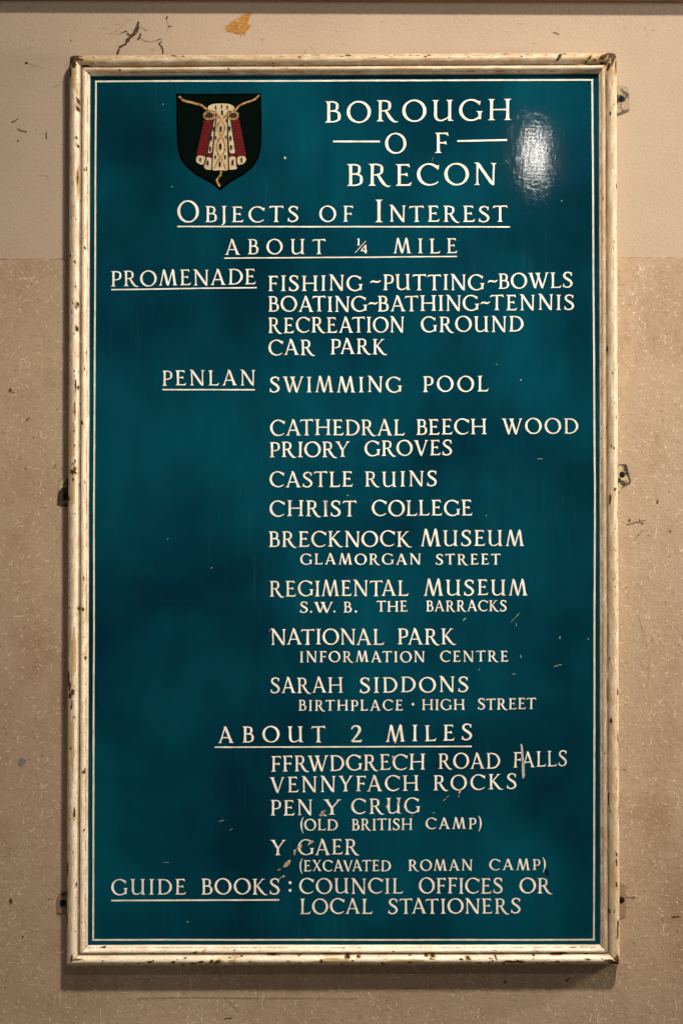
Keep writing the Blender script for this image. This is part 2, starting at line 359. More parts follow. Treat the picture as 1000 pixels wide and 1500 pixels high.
for i, (x0, y0, x1, y1, ww) in enumerate([(440, 268, 520, 250, 18), (500, 320, 570, 318, 12), (380, 335, 440, 330, 10), (480, 365, 530, 372, 18), (300, 390, 350, 380, 12), (560, 275, 610, 285, 8), (365, 300, 410, 290, 8), (420, 450, 470, 445, 8)]):
    pp = q([(x0, y0), (x1, y1)]); jag_ribbon(mb, [(*pp[0], .4), ((pp[0][0] + pp[1][0]) / 2, (pp[0][1] + pp[1][1]) / 2, ww / 12.5), (*pp[1], .3)], .0008, 1, .15, 120 + i)
flat_blob(mb, q(blob(538, 522, 14, 12, 5)), .0006, 0)
mb.build("ochre_patch", [OCHRE, OCHRE2], wall)["label"] = "ochre patch where the plaster paint has flaked off"

# ---------------------------------------------------------------- the sign
PANEL = .018
sign = bpy.data.objects.new("notice_board", None); C.objects.link(sign)
sign.empty_display_size = .1
sign["label"] = "teal painted town notice board with cream lettering, crest and chipped cream frame, on the wall"
sign["category"] = "notice board"

mb = MB()
pc = [P(122, 100, PANEL), P(886, 98, PANEL), P(889, 1394, PANEL), P(118, 1395, PANEL)]
mb.prism(pc[::-1], -PANEL, -.006)
panel = mb.build("panel", ENAMEL, sign)

# frame: four mitred rails; q runs across the moulding from the outer edge (0) to the panel (1)
PROF = [(0, .003), (0, .020), (.02, .0245), (.06, .0285), (.13, .032), (.22, .0343), (.31, .035), (.40, .0343), (.48, .032), (.55, .0285), (.585, .0258), (.605, .0246), (.622, .0256), (.65, .0282),
        (.71, .0302), (.77, .0304), (.83, .0292), (.88, .0268), (.905, .0250), (.93, .0249), (.965, .0240), (.985, .022), (1.0, .0150)]
def prof(q):
    for (a, ha), (b, hb) in zip(PROF[1:-1], PROF[2:]):
        if a <= q <= b: return ha + (hb - ha) * (q - a) / max(1e-9, b - a)
    return PROF[-1][1]
OUT = [P(102, 81, .024), P(902.6, 76.7, .024), P(907.2, 1412.7, .024), P(97.8, 1415, .024)]
INN = [P(132.3, 111, .021), P(875.6, 108.2, .021), P(878.2, 1384, .021), P(128.8, 1384.7, .021)]
def rail(i, mat, chips=(), stains=(), seed=0):
    n_big = sum(1 for c_ in chips if c_[4] < 100)
    j = (i + 1) % 4; A0, B0, A1, B1 = OUT[i], OUT[j], INN[i], INN[j]
    length = (B0 - A0).length; n = int(length / .003); ax = (B0 - A0).normalized(); per = ((A1 - A0) - ax * (A1 - A0).dot(ax)).normalized()
    def pos(s, q, h, wob=True):
        p = A0.lerp(B0, s).lerp(A1.lerp(B1, s), q); u = s * length
        d = .00055 * noise.noise((u * 6, seed, 0)) + .0002 * noise.noise((u * 45, seed, q * 3)) if wob else 0
        edge = max(0, 1 - q * 6); rc = .0075
        for dd, on in ((s * length, i in (0, 1)), ((1 - s) * length, i in (3, 0))):
            if on and dd < rc and q < .35: p = p + per * ((rc - math.sqrt(max(0, rc * rc - (rc - dd) ** 2))) * .62 * (1 - q / .35))
        nick = max(0, noise.noise((u * 24, seed + 9, 0)) - .38) * .0032 * edge
        p = p + per * (d * .8 + nick + .0003 * noise.noise((u * 90, seed, 5)) * edge)
        return Vector((p.x, -(h + d * .6 + .00022 * noise.noise((u * 60, q * 14, seed))), p.z))
    verts, faces, uvs, mi = [], [], [], []
    gap = .0005 / length
    us = [k_ * .0006 for k_ in range(15)]; mid_n = int((length - .018) / .003)
    us = us + [.009 + (length - .018) * k_ / mid_n for k_ in range(mid_n + 1)] + [length - u_ for u_ in us[::-1]]
    n = len(us) - 1
    for a in range(n + 1):
        s = min(1 - gap, max(gap, us[a] / length))
        for q, h in PROF: verts.append(pos(s, q, h)); uvs.append((s * length, q if h > .004 else -.15))
    k = len(PROF)
    for a in range(n):
        for b in range(k - 1):
            v0 = a * k + b; faces.append((v0, v0 + k, v0 + k + 1, v0 + 1)); mi.append(0)
    def drape(s0, q0, ls, lq, sd, slot, lift):
        rr = random.Random(sd); rings = 4; m_ = 14; base = len(verts)
        u0 = s0
        rad = [1 + rr.uniform(-.38, .38) for _ in range(m_)]
        verts.append(pos(s0, q0, prof(q0) + lift)); uvs.append((s0 * length, q0))
        for r in range(1, rings + 1):
            for t in range(m_):
                an = 2 * math.pi * t / m_; f = r / rings * rad[t]
                s = min(.9995, max(.0005, s0 + ls / length * f * math.cos(an))); q = min(.985, max(.001, q0 + lq * f * math.sin(an)))
                verts.append(pos(s, q, prof(q) + lift)); uvs.append((s * length, q))
        for t in range(m_):
            t2 = (t + 1) % m_; faces.append((base, base + 1 + t, base + 1 + t2)); mi.append(slot)
            for r in range(rings - 1):
                o = base + 1 + r * m_; faces.append((o + t, o + m_ + t, o + m_ + t2, o + t2)); mi.append(slot)
    for c_ in stains: drape(*c_, 2, .00016)
    for c_ in chips[:n_big]: drape(c_[0], c_[1], c_[2] * 1.3 + .0006, c_[3] * 1.3 + .015, c_[4] + 50, 2, .00022)
    for c_ in chips: drape(*c_, 1, .0004)
    me = bpy.data.meshes.new("frame_rail"); me.from_pydata([tuple(v) for v in verts], [], faces)
    for mt in (mat, BARE, STAIN): me.materials.append(mt)
    me.polygons.foreach_set("material_index", mi)
    for p in me.polygons: p.use_smooth = True
    lay = me.uv_layers.new(name="UVMap")
    for lp in me.loops: lay.data[lp.index].uv = uvs[lp.vertex_index]
    me.update()
    o = bpy.data.objects.new("frame_rail", me); C.objects.link(o); o.parent = sign
    return o
def chips_along(n, seed, qs=(.05, .95), size=(.0006, .0022)):
    rr = random.Random(seed); out = []
    for i in range(n):
        z = rr.uniform(*size)
        out.append((rr.uniform(.01, .99), rr.uniform(*qs), z * rr.uniform(.8, 2.6), z / .034 * rr.uniform(.5, 1.0), seed * 100 + i))
    return out
# top rail (left to right), right rail (top to bottom), bottom rail (right to left), left rail (bottom to top)
tx = lambda x: (x - 102) / 800; ry = lambda y: (y - 77) / 1336; bx = lambda x: (907 - x) / 809; ly = lambda y: (1415 - y) / 1334
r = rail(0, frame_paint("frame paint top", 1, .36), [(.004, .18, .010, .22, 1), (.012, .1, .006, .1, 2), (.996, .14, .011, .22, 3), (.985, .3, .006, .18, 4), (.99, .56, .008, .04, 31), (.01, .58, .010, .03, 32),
     (tx(823), .28, .003, .16, 5), (tx(869), .34, .0022, .11, 6), (tx(869), .52, .0025, .05, 7), (tx(880), .45, .002, .05, 8)] + chips_along(55, 11, (.05, .3), (.0005, .0014)) + chips_along(14, 12),
     [(.02, .3, .016, .3, 9), (.965, .35, .03, .25, 10)], 1)
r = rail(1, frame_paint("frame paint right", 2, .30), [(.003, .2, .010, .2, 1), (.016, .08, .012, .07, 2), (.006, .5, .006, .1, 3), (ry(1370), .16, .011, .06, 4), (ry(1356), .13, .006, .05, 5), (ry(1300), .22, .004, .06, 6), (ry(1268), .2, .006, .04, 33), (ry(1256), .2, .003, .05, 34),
     (ry(758), .03, .007, .04, 7), (ry(1108), .02, .016, .035, 8), (ry(1085), .1, .008, .03, 9), (ry(1190), .03, .009, .04, 10), (ry(1182), .58, .012, .035, 11), (ry(735), .48, .008, .05, 12), (ry(720), .22, .0025, .08, 13), (.997, .15, .008, .16, 14)]
     + chips_along(45, 21, (.08, .26), (.0004, .0013)) + chips_along(24, 22), [(.02, .3, .02, .3, 15), (ry(1290), .25, .03, .2, 16)], 2)
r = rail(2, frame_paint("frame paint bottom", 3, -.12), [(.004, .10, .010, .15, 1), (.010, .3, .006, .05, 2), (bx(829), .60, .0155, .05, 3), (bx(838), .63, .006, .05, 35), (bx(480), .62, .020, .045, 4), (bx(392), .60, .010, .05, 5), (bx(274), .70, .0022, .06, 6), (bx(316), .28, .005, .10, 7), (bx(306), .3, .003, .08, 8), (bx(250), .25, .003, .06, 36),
     (bx(638), .55, .004, .09, 9), (bx(628), .55, .003, .06, 10), (bx(690), .42, .0035, .09, 11), (bx(732), .5, .0015, .16, 12), (bx(752), .25, .010, .06, 13), (bx(764), .25, .006, .07, 14), (bx(508), .52, .004, .11, 15), (bx(525), .5, .003, .06, 16), (bx(868), .35, .004, .04, 17), (.994, .4, .008, .03, 18)]
     + chips_along(44, 31) + chips_along(34, 32, (.12, .35)), [(bx(287), .72, .004, .16, 19), (bx(338), .35, .007, .28, 20), (bx(485), .3, .03, .12, 37), (bx(600), .3, .03, .08, 38)], 3)
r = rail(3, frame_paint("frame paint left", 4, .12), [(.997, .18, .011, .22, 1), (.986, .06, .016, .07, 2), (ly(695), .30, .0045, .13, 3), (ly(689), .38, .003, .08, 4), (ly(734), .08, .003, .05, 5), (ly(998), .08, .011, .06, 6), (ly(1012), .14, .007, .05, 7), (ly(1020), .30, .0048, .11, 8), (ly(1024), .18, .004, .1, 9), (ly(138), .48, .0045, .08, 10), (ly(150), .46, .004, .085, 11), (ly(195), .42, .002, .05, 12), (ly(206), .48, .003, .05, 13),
     (ly(443), .48, .0035, .06, 14), (ly(480), .46, .004, .07, 15), (ly(565), .40, .010, .035, 16), (ly(602), .36, .012, .03, 17), (ly(1276), .05, .011, .05, 18), (ly(1200), .4, .008, .05, 19), (ly(898), .58, .003, .06, 20), (ly(901), .76, .003, .06, 21), (ly(1310), .03, .006, .04, 22), (ly(1350), .03, .009, .04, 23), (ly(255), .47, .012, .03, 24), (.003, .3, .006, .05, 25)]
     + chips_along(50, 41) + chips_along(40, 42, (.25, .5), (.0004, .0012)), [(.975, .3, .02, .25, 26), (ly(650), .25, .03, .14, 27), (ly(720), .3, .03, .12, 28), (ly(1100), .3, .05, .1, 29), (ly(255), .5, .03, .08, 30), (ly(960), .35, .05, .12, 39)], 4)

# mirror-plate brackets screwed to the wall at both sides
def bracket(pts, hole, r, mat, label):
    mb = MB(); mb.prism([P(x, y, .004) for x, y in pts][::-1], -.0046, -.0022)
    o = mb.build("bracket", mat, sign); o["label"] = label
    mb = MB(); hx, hy = hole; seg = 16
    ring = [[P(hx + r * k * math.cos(2 * math.pi * i / seg), hy + r * k * math.sin(2 * math.pi * i / seg), h) for i in range(seg)] for k, h in ((1.05, .0047), (.95, .0058), (.6, .0066), (.25, .0068))]
    for a, b in zip(ring[:-1], ring[1:]):
        for i in range(seg): mb.face([a[i], a[(i + 1) % seg], b[(i + 1) % seg], b[i]])
    mb.face(ring[-1]); mb.build("screw", SCREW, o)
def cr(x0, y0, s, pts): return [(x0 + a / s, y0 + b / s) for a, b in pts]
bracket([(892, 124)] + cr(870, 110, 14.286, [(470, 215), (560, 225), (640, 240), (690, 255), (712, 285), (722, 420), (735, 640), (735, 690), (640, 745), (560, 770), (480, 800)]) + [(892, 168)], (909.5, 144.3), 4.2,
        bracket_metal("plate stained cream", .53, (.30, .235, .155)), "cream stained bracket plate high on the right")
bracket([(892, 679)] + cr(840, 640, 6.25, [(410, 250), (480, 250), (500, 320), (520, 405), (515, 418), (440, 455), (420, 500)]) + [(892, 722)], (910.6, 695), 4.2,
        bracket_metal("plate rusty cream", .49, (.42, .33, .21)), "chipped rusty bracket plate halfway down the right")
bracket([(892, 1294)] + cr(870, 1280, 14.286, [(530, 205), (620, 205), (655, 300), (655, 870), (560, 930)]) + [(892, 1346)], (909.2, 1318.3), 4.6,
        bracket_metal("plate wall painted", .60, (.27, .185, .115)), "bracket plate painted the wall colour low on the right")
bracket(cr(60, 640, 6.25, [(245, 380), (172, 392), (160, 520), (152, 610), (240, 645)])[::-1][::-1] + [(112, 744), (112, 700)], (96, 727), 3.6,
        bracket_metal("plate black rust", .39, (.45, .34, .22)), "nearly black rusted bracket plate halfway down the left")
bracket(cr(70, 1280, 14.286, [(390, 370), (280, 405), (210, 460), (190, 520), (205, 820), (390, 860)]) + [(112, 1341), (112, 1304)], (92.5, 1322.5), 4.8,
        bracket_metal("plate brown", .55, (.20, .14, .09)), "brown bracket plate low on the left")

# ---------------------------------------------------------------- lettering: signwriter's Roman capitals, drawn stroke by stroke
T, t = .128, .068          # thick and thin strokes in cap heights; WK makes them heavier or lighter
WK = 1.2
def bez(a, b, n): return [(a[0] + (b[0] - a[0]) * i / n, a[1] + (b[1] - a[1]) * i / n) for i in range(n + 1)]
def stem(x0, y0, x1, y1, wd, b=(0.09, 0.09), tp=(0.09, 0.09), waist=.92):
    """stroke from (x0,y0) at the bottom to (x1,y1) at the top, horizontal cuts, flared ends b/tp = (left, right)"""
    ks = [0, .012, .03, .055, .09, .14, .2, .5, .8, .86, .91, .945, .97, .988, 1]
    wd = wd * WK; L, Rr = [], []
    for k in ks:
        y = y0 + (y1 - y0) * k; x = x0 + (x1 - x0) * k
        hw = wd / 2 * (waist + (1 - waist) * abs(2 * k - 1))
        eb = max(0, 1 - k * abs(y1 - y0) / .135) ** 2.6 if k * abs(y1 - y0) > .018 else 1
        et = max(0, 1 - (1 - k) * abs(y1 - y0) / .135) ** 2.6 if (1 - k) * abs(y1 - y0) > .018 else 1
        L.append((x - hw - b[0] * eb - tp[0] * et, y)); Rr.append((x + hw + b[1] * eb + tp[1] * et, y))
    return L, Rr
def arm(x0, x1, y, th_, e=(0, 0), s=(0, 0), slant=0.02, rise=0):
    """thin horizontal from x0 to x1; e / s = flare (down, up) at end / start"""
    th_ = th_ * WK; B, Tp = [], []
    ln = abs(x1 - x0)
    for k in [0, .02, .06, .12, .2, .35, .5, .65, .8, .88, .94, .98, 1]:
        x = x0 + (x1 - x0) * k
        de = max(0, 1 - (1 - k) * ln / .15) ** 2.0; ds = max(0, 1 - k * ln / .15) ** 2.0
        yy = y + rise * k
        dn = th_ / 2 + e[0] * de + s[0] * ds; up = th_ / 2 + e[1] * de + s[1] * ds
        sl = slant * (de - ds) * (1 if x1 > x0 else -1)
        B.append((x + sl * (-1 if e[0] < e[1] else 1), yy - dn)); Tp.append((x - sl * (-1 if e[0] < e[1] else 1), yy + up))
    return B, Tp
def cat(pts, n=9):
    """Catmull-Rom through (x, y, width)"""
    out = []; p = [pts[0]] + list(pts) + [pts[-1]]
    for i in range(1, len(p) - 2):
        for k in range(n):
            u = k / n
            out.append(tuple(.5 * ((2 * p[i][d]) + (-p[i - 1][d] + p[i + 1][d]) * u + (2 * p[i - 1][d] - 5 * p[i][d] + 4 * p[i + 1][d] - p[i + 2][d]) * u * u + (-p[i - 1][d] + 3 * p[i][d] - 3 * p[i + 1][d] + p[i + 2][d]) * u ** 3) for d in range(3)))
    out.append(tuple(pts[-1])); return out
def rib(pts, n=9, smooth=True, wk=None):
    wk = WK if wk is None else wk
    f = cat(pts, n) if smooth else pts
    L, Rr = [], []
    for i, p in enumerate(f):
        a = f[max(0, i - 1)]; b = f[min(len(f) - 1, i + 1)]
        dx, dy = b[0] - a[0], b[1] - a[1]; l = math.hypot(dx, dy) or 1
        nx, ny = -dy / l * p[2] * wk / 2, dx / l * p[2] * wk / 2
        L.append((p[0] + nx, p[1] + ny)); Rr.append((p[0] - nx, p[1] - ny))
    return L, Rr
def ring(cx, cy, rx, ry, a0, a1, thick=.142, thin=.066, axis=12, n=40, ends=None):
    """arc of a round letter (degrees), broad-pen stress tilted by `axis`"""
    L, Rr = [], []
    for i in range(n + 1):
        a = math.radians(a0 + (a1 - a0) * i / n)
        wv = thin + (thick - thin) * abs(math.cos(a - math.radians(axis))) ** 1.5
        wv *= WK
        if ends:
            if i / n < .12 and ends[0] is not None: wv = wv + (ends[0] - wv) * (1 - i / n / .12)
            if i / n > .88 and ends[1] is not None: wv = wv + (ends[1] - wv) * ((i / n - .88) / .12)
        c_, s_ = math.cos(a), math.sin(a)
        L.append((cx + (rx) * c_, cy + (ry) * s_)); Rr.append((cx + (rx - wv) * c_, cy + (ry - wv) * s_))
    return L, Rr
def bowl(x, yt, yb, xr, th_=.125, join=.0):
    ym = (yt + yb) / 2; k = (xr - x)
    return rib([(x, yt, t * .9), (x + k * .42, yt + .002, t), (x + k * .80, ym + (yt - ym) * .68, t * 1.35), (xr - th_ / 2, ym, th_), (x + k * .80, ym - (yt - ym) * .68, t * 1.3), (x + k * .42, yb - .002, t * .95), (x, yb, t * .8)])
def glyphs(wk):
    global WK
    WK = wk; ut = 1 - t * wk / 2; ub = t * wk / 2; G = {}
    G['I'] = [stem(.15, 0, .15, 1, T)]
    G['H'] = [stem(.15, 0, .15, 1, T), stem(.82, 0, .82, 1, T), arm(.15, .82, .50, t * .9)]
    G['N'] = [stem(.15, 0, .14, .97, .075, (.08, .07), (.0, .0)), stem(.80, -.03, .13, 1.04, .165, (-.05, -.05), (.05, -.03)), stem(.80, .0, .81, 1, .075, (0, 0), (.08, .08))]
    G['M'] = [stem(.11, 0, .285, 1.04, .07, (.07, .07), (0, -.02)), stem(.56, -.02, .29, 1.06, .15, (-.05, -.05), (-.04, -.04)), stem(.56, -.02, .83, 1.06, .075, (-.02, -.02), (-.01, -.02)), stem(.985, 0, .835, 1.06, .14, (.07, .075), (-.03, -.05))]
    G['A'] = [stem(.10, 0, .42, 1.02, .075, (.08, .07), (0, -.02)), stem(.77, 0, .41, 1.05, .148, (.065, .075), (-.02, -.055)), arm(.20, .64, .34, t * .9)]
    G['V'] = [stem(.44, -.03, .11, 1, .15, (-.05, -.05), (.075, .07)), stem(.435, -.01, .76, 1, .075, (-.02, -.02), (.07, .07))]
    G['W'] = [stem(.40, -.03, .11, 1, .145, (-.05, -.05), (.075, .06)), stem(.395, -.01, .65, 1, .07, (-.02, -.02), (.03, .03)), stem(.83, -.03, .52, 1, .145, (-.05, -.05), (.06, .05)), stem(.825, -.01, 1.12, 1, .075, (-.02, -.02), (.07, .07))]
    G['X'] = [stem(.66, 0, .12, 1, .15, (.05, .075), (.075, .05)), stem(.09, 0, .66, 1, .07, (.07, .06), (.06, .07))]
    G['Y'] = [stem(.41, .42, .12, 1, .145, (-.02, -.02), (.075, .06)), stem(.41, .42, .75, 1, .075, (-.01, -.01), (.06, .08)), stem(.41, 0, .41, .50, T, (.09, .09), (-.01, -.01))]
    G['K'] = [stem(.15, 0, .15, 1, T), stem(.20, .47, .62, 1, .075, (0, 0), (.06, .09)), rib([(.26, .56, .06), (.36, .44, .12), (.52, .20, .135), (.68, .025, .10), (.80, -.02, .06), (.90, .01, .012)])]
    G['R'] = [stem(.15, 0, .15, 1, T, tp=(.09, 0)), bowl(.15, ut, .50, .60), rib([(.34, .53, .06), (.43, .40, .115), (.56, .17, .13), (.69, .015, .10), (.80, -.035, .06), (.90, -.01, .012)])]
    G['P'] = [stem(.15, 0, .15, 1, T, tp=(.09, 0)), bowl(.15, ut, .44, .62)]
    G['B'] = [stem(.15, 0, .15, 1, T, (.09, 0), (.09, 0)), bowl(.15, ut, .535, .56, .115), bowl(.15, .535, ub, .65, .13)]
    G['D'] = [stem(.15, 0, .15, 1, T, (.09, 0), (.09, 0)), rib([(.15, ut, t), (.36, ut + .002, t), (.60, .89, .095), (.76, .68, .125), (.795, .5, .135), (.76, .32, .125), (.60, .11, .09), (.36, ub - .002, t), (.15, ub, t)])]
    G['O'] = [ring(.5, .5, .5, .525, 90, 450, n=64)]
    G['C'] = [ring(.5, .5, .5, .525, 42, 318, ends=(.11, .035)), stem(.855, .735, .875, .93, .05, (.02, 0), (.01, .0))]
    G['G'] = [ring(.5, .5, .5, .525, 44, 325, ends=(.10, .07)), stem(.845, .745, .865, .93, .045, (.02, 0), (.01, 0)), stem(.86, .06, .86, .44, T * .92, (-.0, .0), (.09, .07))]
    G['S'] = [rib([(.545, .835, .05), (.47, .945, .075), (.33, .985, .075), (.17, .92, .10), (.115, .77, .12), (.20, .63, .135), (.34, .53, .145), (.48, .41, .14), (.555, .26, .125), (.49, .10, .10), (.33, .02, .075), (.17, .04, .075), (.07, .15, .055)]),
              stem(.545, .755, .56, .97, .045, (.015, 0), (.0, .01)), stem(.055, .03, .07, .245, .045, (.01, 0), (0, .015))]
    G['E'] = [stem(.15, 0, .15, 1, T, (.09, 0), (.09, 0)), arm(.15, .56, ut, t, (.105, .012)), arm(.15, .48, .52, t * .9, (.07, .07)), arm(.15, .63, ub, t, (.0, .13), slant=.035)]
    G['F'] = [stem(.15, 0, .15, 1, T, (.09, .09), (.09, 0)), arm(.15, .58, ut, t, (.11, .012)), arm(.15, .50, .50, t * .9, (.07, .07))]
    G['L'] = [stem(.15, 0, .15, 1, T, (.09, 0)), arm(.15, .64, ub, t, (.0, .14), slant=.04)]
    G['T'] = [stem(.41, 0, .41, .985, T, tp=(0, 0)), arm(.41, .80, ut, t, (.10, .03), slant=.03, rise=.01), arm(.41, .02, ut, t, (.10, .0), slant=.03, rise=-.006)]
    G['U'] = [stem(.15, .30, .15, 1, T, (0, 0), (.09, .08)), rib([(.15, .34, T * .94), (.162, .20, .12), (.225, .08, .10), (.345, .018, .07), (.48, .045, .06), (.63, .13, .05), (.72, .24, .03)]), stem(.74, 0, .74, 1, T, (0, .10), (.09, .08))]
    G['J'] = [stem(.20, 0, .20, 1, T, (0, 0), (.09, .09)), rib([(.20, .06, T), (.19, -.05, .115), (.14, -.15, .08), (.03, -.20, .035)])]
    G['2'] = [rib([(.06, .78, .05), (.13, .93, .075), (.29, .985, .08), (.44, .90, .115), (.475, .74, .13), (.40, .54, .11), (.24, .28, .085), (.06, .04, .06)]), arm(.05, .58, .045, .09, (0, .08), slant=.03)]
    G['1'] = [stem(.15, 0, .15, 1, .15, (.10, .10), (.0, .0)), rib([(.15, .98, .05), (.02, .82, .04)], 4)]
    G['4'] = [stem(.52, 0, .52, 1, .15, (.06, .06), (0, 0)), rib([(.50, .97, .09), (.02, .34, .09)], 4), arm(.0, .70, .31, .11)]
    G['/'] = [rib([(0, 0, .03), (.45, .5, .05), (.9, 1, .03)], 4)]
    G['.'] = [ring(.085, .075, .085, .085, 0, 360, .085, .085, n=14)]
    G['·'] = [ring(.08, .46, .105, .095, 0, 360, .095, .095, n=10)]
    G['-'] = [rib([(.0, .47, .02), (.10, .575, .085), (.25, .555, .085), (.36, .535, .085), (.50, .64, .02)], 5)]
    G['('] = [rib([(.26, 1.18, .03), (.13, .93, .075), (.075, .55, .12), (.11, .15, .08), (.25, -.26, .02)])]
    G[')'] = [rib([(.02, 1.18, .03), (.15, .93, .075), (.205, .55, .12), (.17, .15, .08), (.03, -.26, .02)])]
    return G
SETS = {}
def use(wk):
    global G, SIDE
    if wk not in SETS:
        G = glyphs(wk); SIDE = {c_: sides(c_) for c_ in G}; SETS[wk] = (G, SIDE)
    G, SIDE = SETS[wk]
def bounds(g):
    xs = [p[0] for L, Rr in g for p in L + Rr]; return min(xs), max(xs)
BANDS = [-.05 + .1 * i for i in range(12)]
def sides(ch):
    """free room inside the glyph's box at each height, left and right"""
    x0, x1 = bounds(G[ch]); l = [.45] * 12; r_ = [.45] * 12
    for L, Rr in G[ch]:
        for S in (L, Rr):
            for a, b in zip(S[:-1], S[1:]):
                for k in range(7):
                    x = a[0] + (b[0] - a[0]) * k / 6; y = a[1] + (b[1] - a[1]) * k / 6
                    i = int(round((y + .05) / .1))
                    for d in (-1, 0, 1):
                        if 0 <= i + d < 12: l[i + d] = min(l[i + d], x - x0); r_[i + d] = min(r_[i + d], x1 - x)
    return l, r_
def kern(a, b):
    ra, lb = SIDE[a][1], SIDE[b][0]
    s = sorted(x + y for x, y in zip(ra, lb))
    return -.72 * (s[0] * .75 + sum(s) / 12 * .25)
INK = PANEL + .0003
def write(mb, word, x0, x1, yt, yb, yb2=None, first=1.0, fmt=1.0, wk=None):
    """one word between the measured ends; yt/yb cap line and base line at the left, yb2 base line at the right; first = size of an initial capital"""
    yb2 = yb if yb2 is None else yb2; cap = yb - yt; n = len(word)
    use(wk or (1.14 if cap < 17.5 else .94 if cap > 27 else 1.03))
    bd = [bounds(G[c_]) for c_ in word]
    sc = [cap * (first if i == 0 else 1) for i in range(n)]
    wd = [(b - a) * s for (a, b), s in zip(bd, sc)]
    kr = [kern(word[i], word[i + 1]) * cap for i in range(n - 1)]
    tot = x1 - x0; f = fmt
    if n == 1: f = tot / wd[0]; gap = 0
    else:
        f = 1.08 * fmt; gap = (tot - f * (sum(wd) + sum(kr))) / (n - 1)
        lo = .135 * cap
        if gap < lo: f = (tot - lo * (n - 1)) / (sum(wd) + sum(kr)); gap = lo
        elif gap > .26 * cap and gap < .42 * cap: f = min(1.14, (tot - .26 * cap * (n - 1)) / (sum(wd) + sum(kr))); gap = (tot - f * (sum(wd) + sum(kr))) / (n - 1)
        if f < .86: f = .86; gap = (tot - f * (sum(wd) + sum(kr))) / (n - 1)
    x = x0; rr = random.Random(word + str(int(yb)))
    for i, ch in enumerate(word):
        s = sc[i]; jy = rr.uniform(-.022, .022) * cap; js = 1 + rr.uniform(-.014, .014); sh = rr.uniform(-.018, .018)
        for k, (L, Rr) in enumerate(G[ch]):
            o = INK + .00004 * k
            def mp(p):
                u = x + (p[0] - bd[i][0]) * s * f + p[1] * s * sh
                base = yb + (yb2 - yb) * (u - x0) / max(1, tot)
                vv = base - jy * (0 if ch in '()' else 1) - p[1] * s * js
                u += .22 * noise.noise((u * .23, vv * .23, 3)); vv += .22 * noise.noise((u * .23, vv * .23, 9))
                return P(u, vv, o)
            mb.strip([mp(p) for p in L], [mp(p) for p in Rr])
        x += wd[i] * f + gap + (kr[i] * f if i < n - 1 else 0)
def rule(mb, x0, y0, x1, y1, th_, sd=0):
    n = 40; L, Rr = [], []
    for i in range(n + 1):
        u = i / n; x = x0 + (x1 - x0) * u; y = y0 + (y1 - y0) * u + .28 * noise.noise((x * .012, sd, 0)); w_ = th_ * (1 + .2 * noise.noise((x * .05, sd, 4))) / 2 * .84
        L.append(P(x, y - w_, INK)); Rr.append(P(x, y + w_, INK))
    mb.strip(L, Rr)
def dash(mb, x0, x1, y, cap=22):
    use(1.2); L, Rr = G['-'][0]; f = lambda p: P(x0 + (p[0]) / .5 * (x1 - x0), y - (p[1] - .555) * cap * 1.0, INK)
    mb.strip([f(p) for p in L], [f(p) for p in Rr])
def dot(mb, x, y, r):
    mb.face([P(*p, INK) for p in blob(x, y, r, r, int(x + y), 12, 0, .1)])
def line(text, words, rules=(), dashes=(), dots=(), name="lettering"):
    mb = MB()
    for a in words: write(mb, *a[:6], **(a[6] if len(a) > 6 else {}))
    for a in dashes: dash(mb, *a)
    for a in dots: dot(mb, *a)
    o = mb.build(name, CREAM, sign); o["label"] = text
    if rules:
        mb = MB()
        for i, a in enumerate(rules): rule(mb, *a, sd=len(text) + i)
        mb.build("dash" if "dashes" in text else "underline", CREAM, o)
    return o

line("heading lettering BOROUGH", [("BOROUGH", 476.1, 748.3, 148.5, 179.4, 175.6)])
line("heading lettering OF between two dashes", [("O", 563.9, 594.8, 195.3, 224.8, None), ("F", 636.7, 656.8, 194.6, 224.0, None)], [(487.9, 207.2, 556.1, 207.3, 2.9), (669.2, 206.6, 742.1, 205.0, 2.9)])
line("heading lettering BRECON", [("BRECON", 508, 726.5, 241.4, 273.0, 270.4)])
line("underlined lettering OBJECTS OF INTEREST", [("O", 260, 291.5, 294, 325, None), ("BJECTS", 300.6, 436.8, 302.2, 325.2, None, {"wk": .98}), ("OF", 467.5, 517, 302, 324.8, None, {"wk": .98}), ("I", 549.4, 560.3, 292.5, 325, None), ("NTEREST", 569.7, 743.2, 301.5, 324.8, None, {"wk": .98})], [(260, 331.8, 746.4, 332.3, 2.2)])
om = line("underlined lettering ABOUT 1/4 MILE", [("ABOUT", 329.7, 477, 350.9, 372.8, 372.0, {"wk": .98}), ("1", 522.4, 527.6, 349.0, 359.3, None), ("/", 519.5, 536, 353, 370.5, None), ("4", 528.2, 537.8, 359, 371.3, None), ("MILE", 576, 669.5, 349.8, 371.2, 370.6, {"wk": .98})], [(328.4, 378.2, 669, 375.7, 2.0)])
line("underlined lettering PROMENADE", [("PROMENADE", 162.5, 375, 397, 419.5, 416.6, {"wk": 1.0})], [(163.3, 424.3, 376, 421.2, 2.2)])
line("lettering FISHING PUTTING BOWLS", [("FISHING", 392.7, 531.2, 404, 426.3, 425.4), ("PUTTING", 560.5, 709.2, 402.4, 425.2, 424.5), ("BOWLS", 729.4, 838, 400.7, 422.9, 421.2)], (), [(542, 557.4, 412.6), (714.2, 728.3, 412)])
line("lettering BOATING BATHING TENNIS", [("BOATING", 392.7, 538, 434.4, 456.7, 456.4), ("BATHING", 552.8, 701.4, 433.4, 456, 455.2), ("TENNIS", 717, 840.2, 432.4, 454.6, 453.8)], (), [(539.5, 553.5, 444.4), (703.5, 717.3, 443.6)])
line("lettering RECREATION GROUND", [("RECREATION", 392.7, 591.7, 465, 487.4, 486.8), ("GROUND", 616.2, 766, 464, 486.4, 485.8)])
